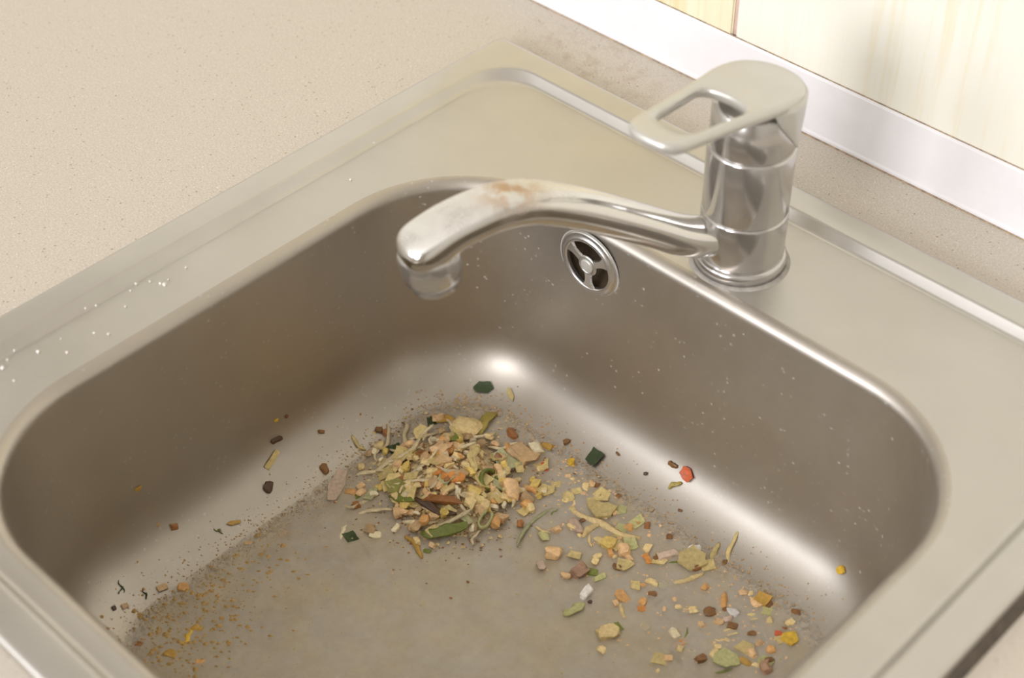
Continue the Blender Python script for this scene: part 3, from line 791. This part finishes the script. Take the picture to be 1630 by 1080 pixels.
  'short cream noodle below the apricot triangle'),
 ('leaf',297.8,-197.8,6.3,3.9,44,2.0,'orange','carrot_chip','carrot',
  'orange carrot chip right of the short cream noodle'),
 ('shred',301.0,-186.9,6.3,1.6,84,1.2,'darkgreen','dill_stick','dill',
  'dark thin stick above right of the orange carrot chip'),
 ('chunk',294.6,-223.6,11.2,10.5,56,6,'cream','potato_chunk','potato',
  'cream potato chunk with a green scrap on its right'),
 ('leaf',296.8,-216.2,6.9,4.0,-24,2,'green','leek_scrap','leek',
  'green scrap leaning on the cream potato chunk'),
 ('chunk',326.5,-173.6,7.4,6.6,67,4,'brown','meat_crumb','meat',
  'brown crumb left of the orange and cream stick'),
 ('chunk',327.3,-161.9,12.5,4.5,124,4,'apricot','carrot_stick','carrot',
  'upright apricot and cream stick at the right of the puddle'),
 ('chunk',335.8,-164.7,7.7,6.3,-17,4,'white','egg_white_bit','egg white',
  'white lump below the upright apricot stick'),
 ('chunk',336.8,-171.0,6.0,4.6,56,3.5,'pinkpale','meat_bit','meat',
  'pale pink lump under the white lump at right'),
 ('leaf',342.8,-147.2,8.9,8.7,5,3,'amber','pepper_piece','pepper',
  'amber olive piece near the right edge of the puddle'),
 ('chunk',349.2,-144.7,5.2,3.5,36,2,'tan','tan_crumb','crumb',
  'tan crumb right of the amber olive piece'),
 ('chunk',360.6,-140.4,5.8,4.1,27,2,'brown','brown_crumb','crumb',
  'outermost brown crumb at the right edge of the puddle'),
 ('chunk',362.8,-159.3,4.8,4.3,37,3,'red','red_bead','pepper',
  'small red bead at the lower right of the puddle'),
 ('chunk',363.2,-153.6,4.5,3.6,67,2,'rust','brown_crumb','crumb',
  'rust crumb just above the red bead'),
 ('leaf',369.9,-158.0,9.4,7.5,50,2.5,'yolk','pepper_piece','pepper',
  'yellow piece beside the red bead'),
 ('chunk',371.9,-182.5,7.7,8.2,44,6,'pinkbrown','brown_berry','berry',
  'pinkish brown round lump at the very lower right'),
 ('shred',331.9,-209.0,11.9,2.3,-13,1.5,'darkgreen','dill_stick','dill',
  'slanted dark green stick near the bottom of the picture'),
 ('leaf',352.7,-193.4,12.7,10.9,31,1.8,'lime','cabbage_leaf','cabbage',
  'pale lime cabbage leaf near the bottom at right'),
 ('chunk',343.3,-201.7,6.7,5.2,61,4,'brown','brown_crumb','crumb',
  'brown crumb left of the pale lime cabbage leaf'),
 ('leaf',328.8,-200.4,10.9,4.0,67,1.8,'orange','carrot_flake','carrot',
  'long orange flake above the slanted green stick'),
 ('chunk',322.3,-198.4,7.9,5.5,-25,4,'ivory','noodle_chunk','noodle',
  'ivory lump above the long orange flake'),
 ('leaf',295.8,-151.8,15.3,12.4,79,3,'straw','potato_slice','potato',
  'pale translucent potato slice at right of the puddle'),
 ('chunk',291.5,-143.1,8.4,6.2,16,3.5,'white','onion_wedge','onion',
  'white wedge on top of the pale potato slice'),
 ('shred',303.4,-162.9,18.7,3.4,66,3,'cream','noodle','noodle',
  'curved cream noodle under the pale potato slice'),
 ('chunk',301.3,-153.6,8.4,5.2,68,4,'rust','meat_crumb','meat',
  'rust lump between the potato slice and the curved noodle'),
 ('shred',302.2,-138.8,16.5,3.6,112,1.5,'straw','onion_skin','onion',
  'straw-coloured skin right of the potato slice'),
 ('shred',307.7,-129.4,23.9,2.6,109,1.0,'straw','wavy_husk','husk',
  'wavy straw-coloured husk stuck on the right bowl slope'),
 ('chunk',310.1,-139.5,4.9,2.6,103,1.6,'brown','brown_crumb','crumb',
  'brown crumb at the foot of the wavy husk'),
 ('chunk',283.5,-158.3,12.8,6.3,63,4,'pinkpale','meat_strip','meat',
  'pale pink meat strip left of the potato slice'),
 ('leaf',276.8,-168.1,8.2,3.5,-25,2.5,'orange','carrot_chip','carrot',
  'orange chip below the end of the long cream stalk'),
 ('shred',271.6,-180.3,10.1,1.4,123,1.2,'green','dill_stick','dill',
  'thin upright green stick below the long cream stalk'),
 ('chunk',289.8,-179.1,7.2,4.8,12,3,'cream','noodle_bit','noodle',
  'cream bit left of the curved noodle'),
 ('leaf',235.0,-158.1,13.0,9.5,63,3,'straw','onion_piece','onion',
  'pale yellow piece above the long cream stalk'),
 ('chunk',252.8,-175.1,9.6,10.5,18,5,'yellow','potato_chunk','potato',
  'soft yellow chunk under the long cream stalk'),
 ('chunk',263.3,-172.8,7.9,8.5,45,5,'peach','meat_chunk','meat',
  'peach chunk at the lower end of the long cream stalk'),
 ('leaf',254.9,-151.3,10.4,7.4,90,2,'lime','cabbage_piece','cabbage',
  'lime cabbage piece above the end of the cream stalk'),
 ('chunk',260.4,-148.8,4.4,5.3,44,3.5,'rust','brown_berry','berry',
  'rust round grain right of the lime cabbage piece'),
 ('chunk',275.2,-146.7,4.4,3.8,44,3,'brown','brown_crumb','crumb',
  'brown bean-like crumb between cream stalk and potato slice'),
 ('chunk',362.0,-186.8,8.0,5.4,19,3,'amber','pepper_bit','pepper',
  'amber bit left of the brown round lump at the bottom'),
 ('chunk',360.7,-180.0,7.4,5.4,-16,4,'peach','meat_bit','meat',
  'peach bit left of the lower right green square'),
 ('chunk',70.7,-266.2,8.2,3.8,78,1.8,'darkbrown','brown_seed','seed',
  'dark brown oval seed on the left bowl slope'),
 ('leaf',74.7,-274.1,13.0,4.6,117,1.0,'straw','seed_husk','husk',
  'tan husk standing upright below the dark oval seed'),
 ('chunk',82.6,-284.9,7.2,6.6,34,2.2,'darkbrown','brown_crumb','crumb',
  'ragged dark brown crumb below the tan husk'),
 ('chunk',74.8,-346.6,5.1,3.9,71,1.8,'rust','brown_crumb','crumb',
  'rust brown crumb alone on the left bowl slope'),
 ('chunk',68.1,-262.8,3.2,2.5,88,1.0,'yolk','yellow_speck','crumb',
  'tiny yellow speck above the dark oval seed'),
 ('chunk',68.3,-255.1,2.6,2.2,95,1.0,'brown','brown_speck','crumb',
  'tiny brown speck right above the dark oval seed'),
 ('sprig',86.5,-325.6,5.2,4.5,60,1.0,'green','dill_sprig','dill',
  'tiny green dill sprig in the middle of the left slope'),
 ('leaf',87.4,-315.3,7.4,2.3,64,1.0,'amber','tan_husk','husk',
  'tan husk with a fine tail right of the tiny dill sprig'),
 ('sprig',82.9,-391.0,8.4,5.1,-31,1.0,'darkgreen','dill_sprig','dill',
  'dark green dill sprig farthest left on the steel'),
 ('sprig',91.5,-381.8,5.7,5.0,1,1.0,'darkgreen','dill_sprig','dill',
  'forked dark dill bit right of the farthest left sprig'),
 ('leaf',93.5,-372.2,7.1,4.1,85,1.2,'tan','tan_flake','flake',
  'tan triangular flake at the left edge of the puddle'),
 ('chunk',101.2,-363.5,7.7,5.3,43,2.5,'apricot','meat_bit','meat',
  'pinkish tan bit right of the tan triangular flake'),
 ('chunk',89.3,-401.3,2.8,2.3,-8,1.4,'darkbrown','dark_crumb','crumb',
  'tiny dark crumb below the farthest left sprig'),
 ('leaf',90.9,-395.7,4.3,2.9,82,1.0,'tan','tan_flake','flake',
  'faint tan flake right of the tiny dark crumb at far left'),
 ('chunk',115.2,-404.5,6.7,4.5,34,2,'rust','brown_crumb','crumb',
  'rust brown crumb near the front left bowl edge'),
 ('shred',130.6,-383.4,10.8,3.8,116,2,'yolk','egg_shred','egg',
  'orange-yellow shred at the left end of the puddle'),
 ('strip',129.5,-376.1,7.0,3.8,37,2,'amber','egg_piece','egg',
  'amber piece touching the orange-yellow shred'),
 ('shred',125.1,-361.6,5.8,2.2,1,1.5,'yolk','egg_bit','egg',
  'small yellow bit above the amber piece at left'),
 ('chunk',132.6,-396.5,9.7,7.7,21,2.5,'amber','egg_crumb','egg',
  'amber lump below the orange-yellow shred'),
 ('chunk',148.6,-388.9,8.5,4.8,32,2,'apricot','egg_crumb','egg',
  'apricot crumb right of the amber lump at lower left'),
 ('shred',111.7,-308.2,6.3,1.5,124,1.0,'green','chive_bit','chive',
  'thin green curl in the left of the puddle'),
 ('chunk',110.9,-298.5,7.3,3.9,100,1.8,'apricot','tan_crumb','crumb',
  'apricot crumb right above the thin green curl'),
 ('chunk',101.9,-316.8,5.7,2.6,55,1.6,'tan','tan_crumb','crumb',
  'flat tan crumb left of the thin green curl'),
 ('chunk',110.9,-313.6,5.1,2.8,44,1.6,'apricot','tan_crumb','crumb',
  'apricot grain between the flat tan crumb and green curl'),
 ('leaf',129.8,-127.3,8.5,3.2,-26,1.0,'straw','pale_flake','flake',
  'pale straw flake right of the farthest back green leaf'),
 ('chunk',369.6,-113.0,4.9,4.9,-21,3,'yolk','corn_bit','corn',
  'single yellow grain high on the right bowl slope'),
 ('chunk',67.6,-359.4,4.3,3.2,89,1.0,'amber','brown_speck','crumb',
  'brown speck alone on the dark left bowl wall'),
 ('chunk',181.4,-131.7,4.6,3.6,66,2,'brown','brown_crumb','crumb',
  'brown crumb on steel right above the ivory wedge'),
 ('chunk',214.5,-250.4,2.1,2.2,43,1.5,'brown','brown_crumb','crumb',
  'tiny brown crumb alone in the middle of the open puddle'),
 ('chunk',161.6,-279.7,3.3,2.8,69,1.2,'white','white_crumb','crumb',
  'white crumb in the puddle below the short green stick'),
]
for i, (kind, x, y, L, Wd, ang, th, col, name, cat, label) in enumerate(PIECES):
    g_ = 'scraps in the heap' if mound_height(x, y) > 3 else 'scraps scattered in the bowl'
    mh = mound_height(x, y)
    put(kind, x, y, L, Wd, ang, th, col, name, cat, label, g_, 100+i, 1.2 if mh > 3 else 0, (rng.uniform(-.15, .15), rng.uniform(-.15, .15)) if mh > 3 else (0, 0))

# the many small bits between them: build per kind, alike bits share a label and a group
HEAP = [('chunk', 'cream', 'potato_bit', 'potato', 'small cream diced bit mixed into the scrap heap', 40), ('chunk', 'peach', 'meat_bit', 'meat', 'small peach-coloured meat bit mixed into the scrap heap', 34),
        ('chunk', 'tan', 'meat_crumb', 'meat', 'small tan crumb mixed into the scrap heap', 18), ('leaf', 'straw', 'onion_flake', 'onion', 'small straw-coloured flake mixed into the scrap heap', 26),
        ('shred', 'pale', 'cabbage_shred', 'cabbage', 'thin pale shred mixed into the scrap heap', 36), ('chunk', 'ivory', 'rice_grain', 'rice', 'small ivory grain mixed into the scrap heap', 34),
        ('chunk', 'rust', 'brown_bit', 'crumb', 'small rust brown bit mixed into the scrap heap', 10), ('chunk', 'apricot', 'carrot_bit', 'carrot', 'small apricot bit mixed into the scrap heap', 8),
        ('leaf', 'palegreen', 'cabbage_flake', 'cabbage', 'small pale green flake mixed into the scrap heap', 7), ('chunk', 'yellow', 'egg_bit', 'egg', 'small soft yellow bit mixed into the scrap heap', 18)]
for kind, col, name, cat, label, n in HEAP:
    for i in range(int(n*1.25)):
        x = rng.gauss(152, 25); y = rng.gauss(-205, 25)
        if i % 3 == 0:
            p_, q_ = rng.gauss(0, 36), rng.gauss(-3, 17); x, y = 153+(p_-q_)*.707, -203+(p_+q_)*.707
        if (x-153)**2+(y+203)**2 > 58**2: x, y = 153+(x-153)*.5, -203+(y+203)*.5
        s_ = rng.uniform(.7, 1.35)
        L, Wd, th = dict(chunk=(6.4, 4.7, 3.4), leaf=(10, 7.0, 1.4), shred=(20, 2.6, 1.6))[kind]
        if name == 'rice_grain': L, Wd, th = 4.5, 2.6, 2.4
        ac, aw = (x-153+y+203)*.707, (y+203-x+153)*.707
        sec = 'the middle of the scrap heap' if ac*ac+aw*aw < 15**2 else ('the right side of the scrap heap' if ac > 0 else 'the left side of the scrap heap') if abs(ac) > abs(aw) else ('the back of the scrap heap' if aw > 0 else 'the front of the scrap heap')
        lab = ('larger ' if s_ > 1.02 else 'tiny ')+label.replace('small ', '').replace('mixed into the scrap heap', 'mixed into '+sec)
        put(kind, x, y, L*s_, Wd*s_, rng.uniform(0, 360), th*s_, col, name, cat, lab, 'small bits in the heap', 1000+i+n*31+len(name)*97, rng.uniform(0, 1.6), (rng.uniform(-.4, .4), rng.uniform(-.4, .4)))
TAIL = [('chunk', 'cream', 'potato_bit', 'potato', 'small cream bit strewn in the puddle right of the heap', 30), ('chunk', 'peach', 'meat_bit', 'meat', 'small peach bit strewn in the puddle right of the heap', 24),
        ('leaf', 'straw', 'onion_flake', 'onion', 'small straw flake strewn in the puddle right of the heap', 24), ('chunk', 'apricot', 'carrot_bit', 'carrot', 'small apricot bit strewn in the puddle right of the heap', 9),
        ('chunk', 'brown', 'brown_bit', 'crumb', 'small brown bit strewn in the puddle right of the heap', 12), ('shred', 'green', 'dill_thread', 'dill', 'short green thread strewn in the puddle right of the heap', 6),
        ('shred', 'cream', 'noodle_bit', 'noodle', 'short cream thread strewn in the puddle right of the heap', 7), ('leaf', 'lime', 'cabbage_flake', 'cabbage', 'small lime flake strewn in the puddle right of the heap', 8)]
for kind, col, name, cat, label, n in TAIL:
    for i in range(n):
        x = rng.uniform(192, 372); y = -146-abs(rng.gauss(0, 1))*(16+(x-190)*.26)
        s_ = rng.uniform(.6, 1.25)
        L, Wd, th = dict(chunk=(5.6, 4.2, 2.6), leaf=(8, 6.5, 1.2), shred=(9, 1.8, 1.3))[kind]
        sec = 'between the heap and the long cream stalk' if x < 232 else 'in the puddle around the long cream stalk' if x < 278 else 'in the puddle around the pale potato slice' if x < 328 else 'near the right edge of the puddle'
        lab = ('larger ' if s_ > .93 else 'tiny ')+label.replace('small ', '').replace('in the puddle right of the heap', sec)
        put(kind, x, y, L*s_, Wd*s_, rng.uniform(0, 360), th*s_, col, name, cat, lab, 'small bits right of the heap', 5000+i+n*37, .3)

# sediment: the countless fine grains washed up round the puddle
def grains(name, label, count, sampler, mat, rmin, rmax):
    vts, fcs = [], []
    for i in range(count):
        x, y = sampler()
        d = inset(x, y)
        if d < 9: continue
        n_ = Vector(normal(x, y)); u_ = n_.orthogonal().normalized(); w_ = n_.cross(u_)
        r_ = rmin+(rmax-rmin)*rng.random()**2.5; a0 = rng.uniform(0, 6.3); el = rng.uniform(.5, 1)
        zc = surf(x, y)
        if mound_height(x, y) < 2: zc = max(zc, WZ if d > d_w else zc)
        c = Vector((x, y, zc))
        k0 = len(vts)
        for k in range(5):
            a = a0+2*math.pi*k/5; rr = r_*rng.uniform(.7, 1.2)
            vts.append((c+u_*rr*math.cos(a)+w_*rr*el*math.sin(a)-n_*.05)*MM)
        vts.append((c+n_*r_*.55)*MM)
        for k in range(5): fcs.append((k0+k, k0+(k+1) % 5, k0+5))
    me = bpy.data.meshes.new(name); me.from_pydata([tuple(q) for q in vts], [], fcs); me.materials.append(mat)
    o = link(bpy.data.objects.new(name, me)); tag(o, label, name.replace('_', ' '), kind='stuff'); return o
def along_left():
    t = rng.random()
    y = -445+290*t; d = rng.gauss(d_w+3, 6.5+5*(1-t))
    return BX0+d+max(0, (-400-y))*.55, y
def along_back():
    x = 105+275*rng.random()**1.4; d = rng.gauss(d_w+2, 6.5); return x, BY1-d+ -max(0, 130-x)*.5
def around_heap():
    a = rng.uniform(0, 6.283); r_ = abs(rng.gauss(44, 11)); return 153+r_*math.cos(a), -203+r_*math.sin(a)
def front_left(): return rng.gauss(126, 17), rng.gauss(-380, 38)
def open_floor(): return rng.uniform(110, 390), rng.uniform(-430, -145)
grains('sediment', 'fine tan grains washed up along the left side of the puddle', 2600, along_left, FOOD['tan'], .22, 1.0)
grains('sediment', 'fine brownish grains washed up along the back side of the puddle', 1700, along_back, FOOD['tan'], .25, 1.1)
grains('sediment', 'fine brown grains scattered round the foot of the heap', 900, around_heap, FOOD['brown'], .25, 1.1)
grains('sediment', 'larger yellow-brown grains settled in the front left of the puddle', 800, front_left, FOOD['honey'], .4, 2.2)
grains('sediment', 'sparse pale grains over the open bottom of the bowl', 700, open_floor, FOOD['straw'], .2, .9)

def over_heap(): return rng.gauss(153, 24), rng.gauss(-203, 24)
grains('fine_crumbs', 'fine cream crumbs spread through the scrap heap', 1300, over_heap, FOOD['cream'], .4, 1.7)
grains('fine_crumbs', 'fine rust brown crumbs spread through the scrap heap', 500, over_heap, FOOD['rust'], .3, 1.3)
def tail_(): x = rng.uniform(185, 378); return x, -142-abs(rng.gauss(0, 1))*(15+(x-190)*.24)
grains('fine_crumbs', 'fine peach crumbs strewn through the puddle right of the heap', 800, tail_, FOOD['peach'], .25, 1.2)
# white crumbs on the left deck
spots = [(25.9, -311.1, 2.2), (29.6, -304.6, 1.65), (37.5, -300.9, 2.75), (34.9, -301.8, 1.65), (35.5, -296.8, 1.38), (28.3, -316.7, 1.38), (22.6, -342.0, 1.65), (36.9, -326.3, 1.65), (42.2, -350.4, 1.65), (48.5, -345.7, 1.93), (33.2, -379.0, 2.2), (23.4, -387.0, 1.65), (44.5, -369.0, 1.65), (30.3, -398.8, 2.2), (26.5, -393.2, 1.65), (21.6, -269.6, 1.65), (21.0, -219.8, 1.65), (33.2, -365.0, 1.1), (24.6, -336.6, 1.1), (22.7, -133.2, 1.65), (40.2, -167.8, 1.93), (42.8, -399.8, 1.65), (34.4, -283.9, 1.38)]
for i, (x, y, s_) in enumerate(spots):
    o = obj('white_crumb', piece_bm('chunk', s_, s_*.8, s_*.7, 8000+i), FOOD['white']); o.location = (x*MM, y*MM, DECK_Z*MM)
    tag(o, 'tiny white crumb on the steel deck left of the bowl', 'crumb', 'white crumbs on the left deck')
